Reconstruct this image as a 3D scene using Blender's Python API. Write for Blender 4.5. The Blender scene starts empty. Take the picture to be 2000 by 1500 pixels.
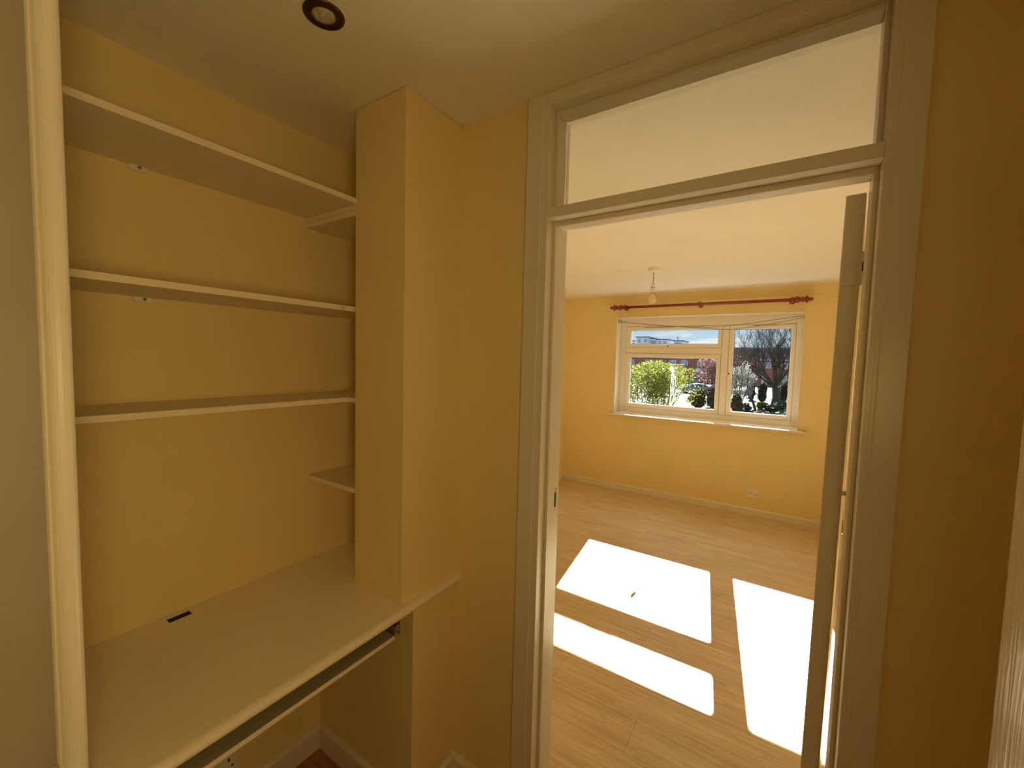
import bpy, bmesh, math, random
import numpy as np
from mathutils import Vector, Matrix

sc = bpy.context.scene
C = sc.collection
rnd = random.Random(7)

# ------------------------------------------------------------------ camera
CAM_YAW, CAM_PITCH, CAM_ROLL, CAM_H, F_PX = 33.2115, 3.5508, 1.4645, 1.6018, 814.8555
cam_d = bpy.data.cameras.new('camera')
cam = bpy.data.objects.new('camera', cam_d)
C.objects.link(cam)
y_, p_, r_ = (math.radians(a) for a in (CAM_YAW, CAM_PITCH, CAM_ROLL))
fw = Vector((-math.sin(y_) * math.cos(p_), math.cos(y_) * math.cos(p_), -math.sin(p_)))
rt = Vector((math.cos(y_), math.sin(y_), 0))
up = rt.cross(fw)
rt2 = rt * math.cos(r_) + up * math.sin(r_)
up2 = -rt * math.sin(r_) + up * math.cos(r_)
M = Matrix((rt2, up2, -fw)).transposed().to_4x4()
M.translation = Vector((0, 0, CAM_H))
cam.matrix_world = M
cam_d.sensor_width = 36
cam_d.lens = 36 * F_PX / 2000
cam_d.clip_start = 0.02
cam_d.clip_end = 2000
sc.camera = cam

# ------------------------------------------------------------------ exposure, light paths
sc.view_settings.view_transform = 'Standard'
sc.view_settings.look = 'None'
sc.view_settings.gamma = 1
sc.view_settings.use_curve_mapping = False
EXPOSURE = 0.0
sc.view_settings.exposure = EXPOSURE
sc.cycles.max_bounces = 16
sc.cycles.diffuse_bounces = 12
sc.cycles.glossy_bounces = 4
sc.cycles.transparent_max_bounces = 16
sc.cycles.use_denoising = True
sc.cycles.sample_clamp_indirect = 8

# ------------------------------------------------------------------ sky
SKY_STRENGTH = 0.95
w = bpy.data.worlds.new('sky')
sc.world = w
w.use_nodes = True
nt = w.node_tree
nt.nodes.clear()
def N(t, **kw):
    n = nt.nodes.new(t)
    for k, v in kw.items():
        setattr(n, k, v)
    return n
L = lambda a, b: nt.links.new(a, b)
out = N('ShaderNodeOutputWorld'); bg = N('ShaderNodeBackground'); bg.inputs[1].default_value = SKY_STRENGTH
tc = N('ShaderNodeTexCoord'); sep = N('ShaderNodeSeparateXYZ'); L(tc.outputs['Generated'], sep.inputs[0])
ramp = N('ShaderNodeValToRGB')
e = ramp.color_ramp.elements
e[0].position = 0.0; e[0].color = (0.80, 0.90, 0.98, 1)
e[1].position = 0.9; e[1].color = (0.16, 0.33, 0.68, 1)
k_ = e.new(0.08); k_.color = (0.50, 0.72, 0.93, 1)
k_ = e.new(0.3); k_.color = (0.30, 0.52, 0.84, 1)
L(sep.outputs[2], ramp.inputs[0])
mp = N('ShaderNodeMapping'); mp.inputs['Scale'].default_value = (5, 5, 26); L(tc.outputs['Generated'], mp.inputs[0])
noi = N('ShaderNodeTexNoise'); noi.inputs['Scale'].default_value = 1.7; noi.inputs['Detail'].default_value = 7; noi.inputs['Roughness'].default_value = 0.55
L(mp.outputs[0], noi.inputs[0])
cr = N('ShaderNodeValToRGB'); cr.color_ramp.elements[0].position = 0.48; cr.color_ramp.elements[1].position = 0.60
L(noi.outputs[0], cr.inputs[0])
mx = N('ShaderNodeMixRGB'); mx.inputs[2].default_value = (0.98, 0.99, 1.0, 1)
L(cr.outputs[0], mx.inputs[0]); L(ramp.outputs[0], mx.inputs[1]); L(mx.outputs[0], bg.inputs[0]); L(bg.outputs[0], out.inputs[0])

# ------------------------------------------------------------------ sun
SUN_STRENGTH = 42.0
SUN_COLOR = (1.0, 0.98, 0.92)
FILL_GLOW, FILL_GREEN, FILL_BLUE = 20.0, 0.75, 0.30      # fill light added to brighten the hall, unseen behind the camera
SUN_DIR = Vector((0.23, -1.61, -1.0))
sd = bpy.data.lights.new('sun', 'SUN'); sd.energy = SUN_STRENGTH; sd.color = SUN_COLOR; sd.angle = math.radians(0.55)
so = bpy.data.objects.new('sun', sd); C.objects.link(so)
so.rotation_euler = SUN_DIR.to_track_quat('-Z', 'Y').to_euler(); so.location = (-3, 12, 10)

# ================================================================== materials
def mat(name, col, rough=0.6, metal=0.0, noise=0.0, nscale=6.0, bump=0.0, bscale=200.0, spec=0.5, coat=0.0, stretch=None, trans=0.0):
    m = bpy.data.materials.new(name); m.use_nodes = True
    t = m.node_tree; b = t.nodes['Principled BSDF']
    b.inputs['Base Color'].default_value = (*col, 1); b.inputs['Roughness'].default_value = rough
    b.inputs['Metallic'].default_value = metal; b.inputs['Specular IOR Level'].default_value = spec
    b.inputs['Coat Weight'].default_value = coat
    g = t.nodes.new('ShaderNodeNewGeometry')
    src = g.outputs['Position']
    if stretch:
        mpn = t.nodes.new('ShaderNodeMapping'); mpn.inputs['Scale'].default_value = stretch
        t.links.new(src, mpn.inputs[0]); src = mpn.outputs[0]
    if noise > 0:
        n = t.nodes.new('ShaderNodeTexNoise'); n.inputs['Scale'].default_value = nscale; n.inputs['Detail'].default_value = 5
        t.links.new(src, n.inputs[0])
        mr = t.nodes.new('ShaderNodeMapRange'); mr.inputs[1].default_value = 0.3; mr.inputs[2].default_value = 0.7
        mr.inputs[3].default_value = 1 - noise; mr.inputs[4].default_value = 1 + noise * 0.5
        t.links.new(n.outputs[0], mr.inputs[0])
        mm = t.nodes.new('ShaderNodeVectorMath'); mm.operation = 'SCALE'; mm.inputs[0].default_value = col
        t.links.new(mr.outputs[0], mm.inputs['Scale']); t.links.new(mm.outputs[0], b.inputs['Base Color'])
    if bump > 0:
        n2 = t.nodes.new('ShaderNodeTexNoise'); n2.inputs['Scale'].default_value = bscale; n2.inputs['Detail'].default_value = 3
        t.links.new(src, n2.inputs[0])
        bp = t.nodes.new('ShaderNodeBump'); bp.inputs['Strength'].default_value = bump; bp.inputs['Distance'].default_value = 0.002
        t.links.new(n2.outputs[0], bp.inputs['Height']); t.links.new(bp.outputs[0], b.inputs['Normal'])
    if trans > 0:
        tr = t.nodes.new('ShaderNodeBsdfTranslucent'); tr.inputs[0].default_value = (*col, 1)
        ms = t.nodes.new('ShaderNodeMixShader'); ms.inputs[0].default_value = trans
        t.links.new(b.outputs[0], ms.inputs[1]); t.links.new(tr.outputs[0], ms.inputs[2])
        t.links.new(ms.outputs[0], t.nodes['Material Output'].inputs[0])
    return m

def glass_mat(name, refl=0.06, tint=(0.97, 0.99, 0.98), dirt=0.0):
    m = bpy.data.materials.new(name); m.use_nodes = True
    t = m.node_tree; t.nodes.clear()
    o = t.nodes.new('ShaderNodeOutputMaterial'); tr = t.nodes.new('ShaderNodeBsdfTransparent'); tr.inputs[0].default_value = (*tint, 1)
    gl = t.nodes.new('ShaderNodeBsdfGlossy'); gl.inputs['Roughness'].default_value = 0.02
    ms = t.nodes.new('ShaderNodeMixShader')
    fr = t.nodes.new('ShaderNodeFresnel'); fr.inputs[0].default_value = 1.45
    t.links.new(fr.outputs[0], ms.inputs[0])
    t.links.new(tr.outputs[0], ms.inputs[1]); t.links.new(gl.outputs[0], ms.inputs[2])
    last = ms.outputs[0]
    if dirt > 0:
        g = t.nodes.new('ShaderNodeNewGeometry'); n = t.nodes.new('ShaderNodeTexNoise'); n.inputs['Scale'].default_value = 9
        n.inputs['Detail'].default_value = 8; t.links.new(g.outputs['Position'], n.inputs[0])
        mr = t.nodes.new('ShaderNodeMapRange'); mr.inputs[1].default_value = 0.52; mr.inputs[2].default_value = 0.75; mr.inputs[3].default_value = dirt * 0.15; mr.inputs[4].default_value = dirt
        t.links.new(n.outputs[0], mr.inputs[0])
        d = t.nodes.new('ShaderNodeBsdfDiffuse'); d.inputs[0].default_value = (0.5, 0.46, 0.38, 1)
        m2 = t.nodes.new('ShaderNodeMixShader'); t.links.new(mr.outputs[0], m2.inputs[0]); t.links.new(last, m2.inputs[1]); t.links.new(d.outputs[0], m2.inputs[2]); last = m2.outputs[0]
    t.links.new(last, o.inputs[0])
    return m

def laminate(name, cA, cB, grain):
    m = bpy.data.materials.new(name); m.use_nodes = True
    t = m.node_tree; b = t.nodes['Principled BSDF']
    g = t.nodes.new('ShaderNodeNewGeometry')
    br = t.nodes.new('ShaderNodeTexBrick'); br.offset = 0.37; br.squash = 1
    br.inputs['Scale'].default_value = 1; br.inputs['Mortar Size'].default_value = 0.0004; br.inputs['Mortar Smooth'].default_value = 0.3
    br.inputs['Brick Width'].default_value = 0.43; br.inputs['Row Height'].default_value = 0.065; br.inputs['Bias'].default_value = 0.0
    br.inputs['Color1'].default_value = (0, 0, 0, 1); br.inputs['Color2'].default_value = (1, 1, 1, 1); br.inputs['Mortar'].default_value = (0.2, 0.2, 0.2, 1)
    t.links.new(g.outputs['Position'], br.inputs[0])
    m1 = t.nodes.new('ShaderNodeMixRGB'); m1.inputs[1].default_value = (*cA, 1); m1.inputs[2].default_value = (*cB, 1)
    t.links.new(br.outputs['Color'], m1.inputs[0])
    mp2 = t.nodes.new('ShaderNodeMapping'); mp2.inputs['Scale'].default_value = (1.6, 34, 1)
    # shift the grain from strip to strip
    sc2 = t.nodes.new('ShaderNodeVectorMath'); sc2.operation = 'MULTIPLY_ADD'; sc2.inputs[1].default_value = (3, 7, 0)
    t.links.new(br.outputs['Color'], sc2.inputs[0]); t.links.new(g.outputs['Position'], sc2.inputs[2])
    t.links.new(sc2.outputs[0], mp2.inputs[0])
    n = t.nodes.new('ShaderNodeTexNoise'); n.inputs['Scale'].default_value = 2.2; n.inputs['Detail'].default_value = 6; n.inputs['Distortion'].default_value = 0.6
    t.links.new(mp2.outputs[0], n.inputs[0])
    crp = t.nodes.new('ShaderNodeValToRGB'); crp.color_ramp.elements[0].position = 0.32; crp.color_ramp.elements[1].position = 0.62
    crp.color_ramp.elements[0].color = (*grain, 1); crp.color_ramp.elements[1].color = (1, 1, 1, 1)
    t.links.new(n.outputs[0], crp.inputs[0])
    m2 = t.nodes.new('ShaderNodeMixRGB'); m2.blend_type = 'MULTIPLY'; m2.inputs[0].default_value = 1
    t.links.new(m1.outputs[0], m2.inputs[1]); t.links.new(crp.outputs[0], m2.inputs[2])
    t.links.new(m2.outputs[0], b.inputs['Base Color'])
    b.inputs['Roughness'].default_value = 0.36; b.inputs['Specular IOR Level'].default_value = 0.5
    bp = t.nodes.new('ShaderNodeBump'); bp.inputs['Strength'].default_value = 0.12; bp.inputs['Distance'].default_value = 0.001
    t.links.new(n.outputs[0], bp.inputs['Height']); t.links.new(bp.outputs[0], b.inputs['Normal'])
    return m

WALL = (0.84, 0.69, 0.34)
m_wall = mat('cream_wall_paint', WALL, 0.75, noise=0.03, nscale=3, bump=0.25, bscale=160)
m_ceil = mat('ceiling_paint', (0.85, 0.82, 0.74), 0.7, noise=0.03, nscale=2, bump=0.2, bscale=140)
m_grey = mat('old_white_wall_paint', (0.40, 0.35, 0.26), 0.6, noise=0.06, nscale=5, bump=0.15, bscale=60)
m_gloss = mat('white_gloss_paint', (0.78, 0.73, 0.62), 0.28, noise=0.03, nscale=8, bump=0.25, bscale=60, stretch=(1, 1, 0.12))
m_brush = mat('brushed_gloss_paint', (0.80, 0.75, 0.64), 0.20, noise=0.03, nscale=8, bump=0.6, bscale=120, stretch=(1, 1, 0.06))
m_trim = mat('cream_gloss_edging', (0.90, 0.83, 0.68), 0.3, noise=0.05, nscale=14, bump=0.35, bscale=70, stretch=(1, 1, 0.15))
m_shelf = mat('white_melamine', (0.78, 0.70, 0.55), 0.5, noise=0.02, nscale=5)
m_edge = mat('white_edge_strip', (0.86, 0.75, 0.55), 0.4)
m_raw = mat('bare_chipboard_edge', (0.62, 0.44, 0.26), 0.8, noise=0.25, nscale=60)
m_top = mat('cream_worktop_laminate', (0.86, 0.77, 0.57), 0.38, noise=0.02, nscale=4)
m_floor = laminate('light_beech_laminate', (0.66, 0.55, 0.38), (0.76, 0.645, 0.46), (0.80, 0.72, 0.62))
m_floorh = laminate('red_brown_laminate', (0.36, 0.16, 0.07), (0.44, 0.21, 0.10), (0.7, 0.6, 0.55))
m_sub = mat('floor_underlay', (0.2, 0.13, 0.08), 0.9)
m_upvc = mat('white_upvc', (0.86, 0.82, 0.74), 0.3)
m_gask = mat('dark_gasket', (0.04, 0.035, 0.03), 0.6)
m_glass = glass_mat('window_glass')
m_glasst = glass_mat('transom_glass', dirt=0.02)
m_mahog = mat('mahogany_varnish', (0.30, 0.045, 0.012), 0.3, noise=0.3, nscale=30, stretch=(0.1, 1, 1), coat=0.3)
m_white = mat('white_plastic', (0.85, 0.80, 0.70), 0.35)
m_dark = mat('dark_slot', (0.012, 0.008, 0.006), 0.7)
m_bronze = mat('dark_bronze_metal', (0.10, 0.055, 0.03), 0.32, metal=0.9)
m_lens = mat('lamp_lens', (0.62, 0.55, 0.42), 0.15, noise=0.35, nscale=90, bump=0.9, bscale=120)
m_slotshade = mat('slot_shade_brown', (0.06, 0.03, 0.015), 0.8)
m_tray = mat('dark_tray_laminate', (0.34, 0.29, 0.18), 0.5)
m_steel = mat('dull_steel', (0.45, 0.40, 0.33), 0.35, metal=0.9)
m_cord = mat('grey_cord', (0.30, 0.24, 0.17), 0.7)
m_bulb = mat('pearl_bulb_glass', (0.90, 0.82, 0.68), 0.12, trans=0.45)
m_drop = mat('bird_dropping', (0.85, 0.86, 0.84), 0.8, trans=0.5)
m_brick = mat('red_brick', (0.42, 0.16, 0.11), 0.9, noise=0.2, nscale=2)
m_render = mat('pale_render', (0.60, 0.54, 0.50), 0.9, noise=0.05, nscale=1)
m_slate = mat('slate_roof', (0.13, 0.12, 0.14), 0.8, noise=0.2, nscale=1.5)
m_pane = mat('house_window_pane', (0.30, 0.42, 0.55), 0.15)
m_extw = mat('outdoor_white_paint', (0.80, 0.80, 0.80), 0.5)
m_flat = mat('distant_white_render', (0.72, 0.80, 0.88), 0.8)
m_tarmac = mat('pale_tarmac', (0.08, 0.08, 0.085), 0.9, noise=0.15, nscale=0.5)
m_grass = mat('garden_grass', (0.035, 0.055, 0.012), 0.9, noise=0.5, nscale=0.9)
m_bark = mat('dark_bark', (0.07, 0.055, 0.045), 0.9, noise=0.3, nscale=4)
m_twig = mat('grey_twigs', (0.09, 0.08, 0.075), 0.9)
m_leafy = mat('yellow_green_leaves', (0.20, 0.22, 0.03), 0.6, noise=0.5, nscale=2.5, trans=0.4)
m_pink = mat('pink_blossom', (0.20, 0.10, 0.10), 0.7, noise=0.5, nscale=1.5, trans=0.3)
m_whitebl = mat('white_blossom', (0.36, 0.37, 0.34), 0.7, noise=0.5, nscale=2.5, trans=0.3)
m_darkgreen = mat('dark_evergreen', (0.018, 0.026, 0.012), 0.8, noise=0.5, nscale=2.5, trans=0.1)
m_bluegreen = mat('blue_green_shrub', (0.06, 0.12, 0.08), 0.7, noise=0.4, nscale=3, trans=0.2)
m_carb = mat('blue_car_paint', (0.13, 0.20, 0.32), 0.25, metal=0.3, coat=0.6)
m_carw = mat('white_car_paint', (0.55, 0.57, 0.60), 0.25, coat=0.6)
m_carg = mat('grey_green_car_paint', (0.14, 0.19, 0.18), 0.25, metal=0.3, coat=0.6)
m_tyre = mat('tyre_rubber', (0.02, 0.02, 0.02), 0.8)
m_carglass = mat('car_window', (0.05, 0.08, 0.12), 0.08)

# ================================================================== helpers
def box(bm, x0, x1, y0, y1, z0, z1, bev=0.0, seg=1):
    vs = [bm.verts.new((x, y, z)) for x in (x0, x1) for y in (y0, y1) for z in (z0, z1)]
    fs = [(0, 1, 3, 2), (4, 6, 7, 5), (0, 4, 5, 1), (2, 3, 7, 6), (0, 2, 6, 4), (1, 5, 7, 3)]
    f = [bm.faces.new([vs[i] for i in q]) for q in fs]
    if bev > 0:
        es = list({e for q in f for e in q.edges})
        bmesh.ops.bevel(bm, geom=es, offset=bev, segments=seg, affect='EDGES', profile=0.5)
def prism(bm, pts, axis, a0, a1):
    """extrude a 2D outline along an axis"""
    def P(p, a):
        return {'x': (a, p[0], p[1]), 'y': (p[0], a, p[1]), 'z': (p[0], p[1], a)}[axis]
    A = [bm.verts.new(P(p, a0)) for p in pts]; B = [bm.verts.new(P(p, a1)) for p in pts]
    bm.faces.new(A[::-1]); bm.faces.new(B)
    n = len(pts)
    for i in range(n):
        bm.faces.new((A[i], A[(i + 1) % n], B[(i + 1) % n], B[i]))
def lathe(bm, prof, o, axis='z', n=24, cap=True):
    """prof = (radius, height) pairs"""
    rings = []
    for r, h in prof:
        ring = []
        for i in range(n):
            a = 2 * math.pi * i / n; c, s = math.cos(a) * r, math.sin(a) * r
            v = {'z': (c, s, h), 'x': (h, c, s), 'y': (c, h, s)}[axis]
            ring.append(bm.verts.new((o[0] + v[0], o[1] + v[1], o[2] + v[2])))
        rings.append(ring)
    for a, b in zip(rings, rings[1:]):
        for i in range(n):
            bm.faces.new((a[i], a[(i + 1) % n], b[(i + 1) % n], b[i]))
    if cap:
        bm.faces.new(rings[0][::-1]); bm.faces.new(rings[-1])
def tube(bm, pts, r, n=6):
    rings = []
    pts = [Vector(p) for p in pts]
    for i, p in enumerate(pts):
        d = (pts[min(i + 1, len(pts) - 1)] - pts[max(i - 1, 0)]).normalized()
        a = d.orthogonal().normalized(); b = d.cross(a)
        rr = r[i] if isinstance(r, (list, tuple)) else r
        rings.append([bm.verts.new(p + (a * math.cos(2 * math.pi * k / n) + b * math.sin(2 * math.pi * k / n)) * rr) for k in range(n)])
    for A, B in zip(rings, rings[1:]):
        # align rings
        best = min(range(n), key=lambda s: sum((A[k].co - B[(k + s) % n].co).length for k in range(n)))
        for k in range(n):
            bm.faces.new((A[k], A[(k + 1) % n], B[(k + 1 + best) % n], B[(k + best) % n]))
    bm.faces.new(rings[0][::-1]); bm.faces.new(rings[-1])
def obj(name, bm, m, parent=None, smooth=False):
    me = bpy.data.meshes.new(name)
    if not isinstance(bm, bpy.types.Mesh):
        bmesh.ops.recalc_face_normals(bm, faces=bm.faces)
        bm.to_mesh(me); bm.free()
    me.materials.append(m)
    if smooth:
        for p in me.polygons: p.use_smooth = True
    o = bpy.data.objects.new(name, me); C.objects.link(o)
    if parent is not None:
        o.parent = parent
        o.matrix_parent_inverse = Matrix.Translation(-parent_world(parent))
    return o
def parent_world(p):
    v = Vector(p.location)
    while p.parent is not None:
        v = v + (p.matrix_parent_inverse.translation); p = p.parent; v = v + Vector(p.location)
    return v
def bx(name, m, x0, x1, y0, y1, z0, z1, parent=None, bev=0.0, seg=1):
    bm = bmesh.new(); box(bm, x0, x1, y0, y1, z0, z1, bev, seg); return obj(name, bm, m, parent)
def tag(o, label, cat, group=None):
    o['label'] = label; o['category'] = cat
    if group: o['group'] = group
    return o
def thing(name, label, cat, loc, group=None):
    o = bpy.data.objects.new(name, None); C.objects.link(o); o.location = loc; o.empty_display_size = 0.1
    return tag(o, label, cat, group)
def struct(o):
    o['kind'] = 'structure'; return o
def ring(bm, x0, x1, z0, z1, wd, y0, y1, bev=0.004):
    box(bm, x0, x1, y0, y1, z0, z0 + wd, bev); box(bm, x0, x1, y0, y1, z1 - wd, z1, bev)
    box(bm, x0, x0 + wd, y0, y1, z0 + wd - bev, z1 - wd + bev, bev); box(bm, x1 - wd, x1, y0, y1, z0 + wd - bev, z1 - wd + bev, bev)
def copy_tree(o, parent=None):
    c = o.copy(); C.objects.link(c)
    if parent is not None: c.parent = parent
    for ch in list(o.children): copy_tree(ch, c)
    return c

# ================================================================== the setting
H = 2.4
YD, YB = 1.155, 1.27          # hall side and bedroom side of the partition
YF = 5.05                     # window wall
XL, XN, XR = -1.514, -0.97, 0.368
BXL, BXR = -2.45, 0.47
T = 0.12
ceiling = struct(bx('ceiling', m_ceil, -2.6, 0.7, -1.75, 5.25, H, H + 0.15))
floor = struct(bx('floor', m_sub, -2.6, 0.7, -1.75, 5.2, -0.15, -0.008))
# laminate boards of both rooms
mesh_cache = {}
def board(x0, x1, y0, y1, m):
    key = (round(x1 - x0, 3), round(y1 - y0, 3), m.name)
    me = mesh_cache.get(key)
    if me is None:
        bm = bmesh.new(); box(bm, 0.0003, x1 - x0 - 0.0003, 0.0003, y1 - y0 - 0.0003, -0.008, 0.0, 0.0006)
        me = bpy.data.meshes.new('board'); bmesh.ops.recalc_face_normals(bm, faces=bm.faces); bm.to_mesh(me); bm.free(); me.materials.append(m)
        mesh_cache[key] = me
    o = bpy.data.objects.new('board', me); C.objects.link(o); o.parent = floor; o.location = (x0, y0, 0)
def lay(xa, xb, ya, yb, m, seed):
    r = random.Random(seed); y = ya; k = 0
    while y < yb - 1e-4:
        y2 = min(y + 0.195, yb); x = xa; first = (0.43 * (1 + (k * 2) % 3)) - 0.17
        x2 = min(xa + first, xb)
        while x < xb - 1e-4:
            board(x, x2, y, y2, m); x = x2; x2 = min(x + 1.29, xb)
        y = y2; k += 1
lay(BXL, BXR, 1.235, YF + 0.005, m_floor, 1)
lay(XL, XR, -1.6, 1.235, m_floorh, 2)

def wall(name, boxes, m=m_wall):
    bm = bmesh.new()
    for b in boxes: box(bm, *b)
    return struct(obj(name, bm, m))
wall('wall_left', [(XL - T, XL, -1.6, YD, 0, H)])
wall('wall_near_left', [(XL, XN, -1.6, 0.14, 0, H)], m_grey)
wall('wall_behind', [(XL - T, XR + T, -1.72, -1.6, 0, H)])
wall('wall_right', [(XR, XR + T, -1.6, YD, 0, H)])
OX0, OX1, OZ = -0.665, 0.170, 2.385        # rough opening in the partition
wall('wall_middle', [(BXL - T, OX0, YD, YB, 0, H), (OX1, BXR + T, YD, YB, 0, H), (OX0, OX1, YD, YB, OZ, H)])
WX0, WX1, WZ0, WZ1 = -1.776, 0.129, 0.932, 2.137
YO = 5.28
wall('wall_far', [(BXL - T, WX0, YF, YO, -0.2, H + 0.1), (WX1, BXR + T, YF, YO, -0.2, H + 0.1), (WX0, WX1, YF, YO, -0.2, WZ0), (WX0, WX1, YF, YO, WZ1, H + 0.1)])
wall('wall_bedroom_left', [(BXL - T, BXL, YB, YF, 0, H)])
wall('wall_bedroom_right', [(BXR, BXR + T, YB, YF, 0, H)])
# the boxed column and the boxing under the worktop
YC, XC0, XC1, YU = 0.894, -1.2223, -0.987, 0.945
ZW = 0.803
wall('wall_column', [(XC0, XC1, YC, YD, ZW, H - 0.0022)])
wall('wall_boxing', [(XL, XC1, YU, YD, 0, ZW - 0.0302)])

# skirting
def skirt(name, pts_box):
    bm = bmesh.new()
    for (ax, a0, a1, p, sgn, h) in pts_box:
        prof = [(0, 0), (0.014, 0), (0.014, h - 0.012), (0.006, h), (0, h)]
        pp = [(p + sgn * q[0], q[1]) for q in prof]
        prism(bm, pp, ax, a0, a1)
    return struct(obj(name, bm, m_gloss))
skirt('baseboard_far', [('x', BXL, BXR, YF, -1, 0.0725)])
skirt('baseboard_left', [('y', 0.14, YU, XL, 1, 0.095)])
skirt('baseboard_boxing', [('x', XL, XC1, YU, -1, 0.095), ('y', YU, YD, XC1, 1, 0.095)])
skirt('baseboard_middle', [('x', XC1, -0.712, YD, -1, 0.10)])
skirt('baseboard_bedroom_left', [('y', YB, YF, BXL, 1, 0.0725)])
skirt('baseboard_bedroom_right', [('y', YB, YF, BXR, -1, 0.0725)])

# edging post on the left nib: ovolo profile with a raised paint ridge
bm = bmesh.new()
pf = [(-1.03, 0.141), (XN + 0.002, 0.1395), (XN + 0.006, 0.1415), (XN + 0.004, 0.1445)]
for i in range(9):
    a = math.pi * (0.12 + 0.80 * i / 8)
    pf.append((XN + 0.003 + 0.013 * math.sin(a), 0.160 - 0.0155 * math.cos(a)))
pf += [(XN - 0.004, 0.1765), (-1.03, 0.1765)]
prism(bm, pf, 'z', 0, H)
e1 = struct(obj('trim_1', bm, m_trim))
bm = bmesh.new()                            # splintered chip at the foot of the edging
for dz, s in ((0, .006), (.007, .004), (-.008, .0035)):
    box(bm, XN + 0.001, XN + 0.006, 0.1395 - s, 0.1405, 0.905 + dz - s * .5, 0.905 + dz + s * .5, 0.0008)
obj('splinter', bm, m_raw, e1)

# ------------------------------------------------------------------ bedroom door frame with transom light
door = bpy.data.objects.new('door_1', None); C.objects.link(door); door.location = (-0.25, YD, 0); struct(door)
def dpart(name, boxes, m=m_gloss, bev=0.0015):
    bm = bmesh.new()
    for b in boxes: box(bm, *b, bev)
    return obj(name, bm, m, door)
YA = 1.138      # front of casing
LX0, LX1, LZ = -0.635, 0.143, 2.363
def casing_profile(x_out, x_in):
    s = 1 if x_in > x_out else -1
    return [(x_out, YD), (x_out, YA + 0.002), (x_out + s * .002, YA), (x_in - s * .012, YA), (x_in - s * .009, YA + .003), (x_in - s * .004, YA + 0.003), (x_in, YA + .008), (x_in, YD)]
for xo, xi in ((-0.712, -0.648), (0.205, 0.149)):
    bm = bmesh.new(); prism(bm, casing_profile(xo, xi), 'z', 0, H - 0.001); obj('casing', bm, m_gloss, door)
bm = bmesh.new()
pr = [(YD, H - 0.001), (YA, H - 0.001), (YA, 2.378), (YA + .003, 2.375), (YA + .003, 2.372), (YA + .008, 2.369), (YD, 2.369)]
prism(bm, pr, 'x', -0.650, 0.151); obj('casing_head', bm, m_gloss, door)
dpart('lining', [(OX0, LX0, YA + .004, YB + .012, 0, LZ + .02)])
dpart('lining', [(LX1, OX1, YA + .004, YB + .012, 0, LZ + .02)])
dpart('lining_head', [(LX0, LX1, YA + .004, YB + .012, LZ, OZ)])
TB0, TB1 = 2.029, 2.060
dpart('transom_bar', [(LX0, LX1, YA + .001, YB + .005, TB0, TB1)])
SY0, SY1 = 1.183, 1.232
SX0, SX1 = LX0 + 0.010, LX1 - 0.010
dpart('door_stop', [(LX0, SX0, SY0, SY1, 0, TB0)]); dpart('door_stop', [(SX1, LX1, SY0, SY1, 0, TB0)])
dpart('door_stop', [(SX0, SX1, SY0, SY1, 2.014, TB0)])
dpart('glazing_bead', [(LX0, SX0, SY0, SY1, TB1, LZ)]); dpart('glazing_bead', [(SX1, LX1, SY0, SY1, TB1, LZ)])
dpart('glazing_bead', [(SX0, SX1, SY0, SY1, LZ - .013, LZ)])
dpart('transom_glass', [(SX0 + 0, SX1, 1.236, 1.240, TB1, LZ - .006)], m_glasst, 0)
st = dpart('strike_plate', [(LX0 + 0.0005, LX0 + 0.0025, 1.240, 1.262, 1.085, 1.165)], m_steel, 0.0005)
bm = bmesh.new(); box(bm, LX0 + .0026, LX0 + .0032, 1.2445, 1.257, 1.10, 1.15); obj('latch_hole', bm, m_dark, st)
# leaf, hinged on the right and open past square; hinge edge towards the hall
al = math.radians(6.4); til = math.radians(-0.33)
leaf_m = Matrix.Translation((0.0965, 1.277, 2.006)) @ Matrix.Rotation(-al, 4, 'Z') @ Matrix.Rotation(-til, 4, 'Y')
def leaf_part(name, boxes, m, parent, bev=0.001):
    bm = bmesh.new()
    for b in boxes: box(bm, *b, bev)
    bmesh.ops.transform(bm, matrix=leaf_m, verts=bm.verts)
    return obj(name, bm, m, parent)
leaf = leaf_part('door_leaf', [(0, 0.0375, 0, 0.735, -1.998, 0)], m_gloss, door, 0.002)
for z0 in (-0.212, -0.715):
    big = z0 > -0.3
    h = leaf_part('hinge', [(0.004 if big else 0.0375, 0.0415, -0.0018, 0.003, z0, z0 + (0.078 if big else 0.010))], m_gloss, leaf, 0.0008)
    if big:
        bm = bmesh.new(); lathe(bm, [(0.004, z0 + 0.004), (0.004, z0 + 0.074)], (0.0425, -0.004, 0), 'z', 10)
        bmesh.ops.transform(bm, matrix=leaf_m, verts=bm.verts); obj('hinge_knuckle', bm, m_gloss, leaf)
        leaf_part('chipped_hole', [(0.040, 0.0445, -0.009, -0.0075, z0 + 0.030, z0 + 0.052)], m_dark, leaf, 0.0006)
    else:
        bm = bmesh.new(); lathe(bm, [(0.005, z0), (0.005, z0 + 0.01)], (0.043, 0.0, 0), 'z', 10)
        bmesh.ops.transform(bm, matrix=leaf_m, verts=bm.verts); obj('hinge_knuckle', bm, m_gloss, leaf)
bm = bmesh.new()
for sx in (-0.004, 0.0415):
    lathe(bm, [(0.026, -0.004), (0.026, 0.0)] , (sx + 0.002, 0.68, -1.0), 'x', 20)
bmesh.ops.transform(bm, matrix=leaf_m, verts=bm.verts)
obj('handle_rose', bm, m_steel, leaf)

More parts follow.
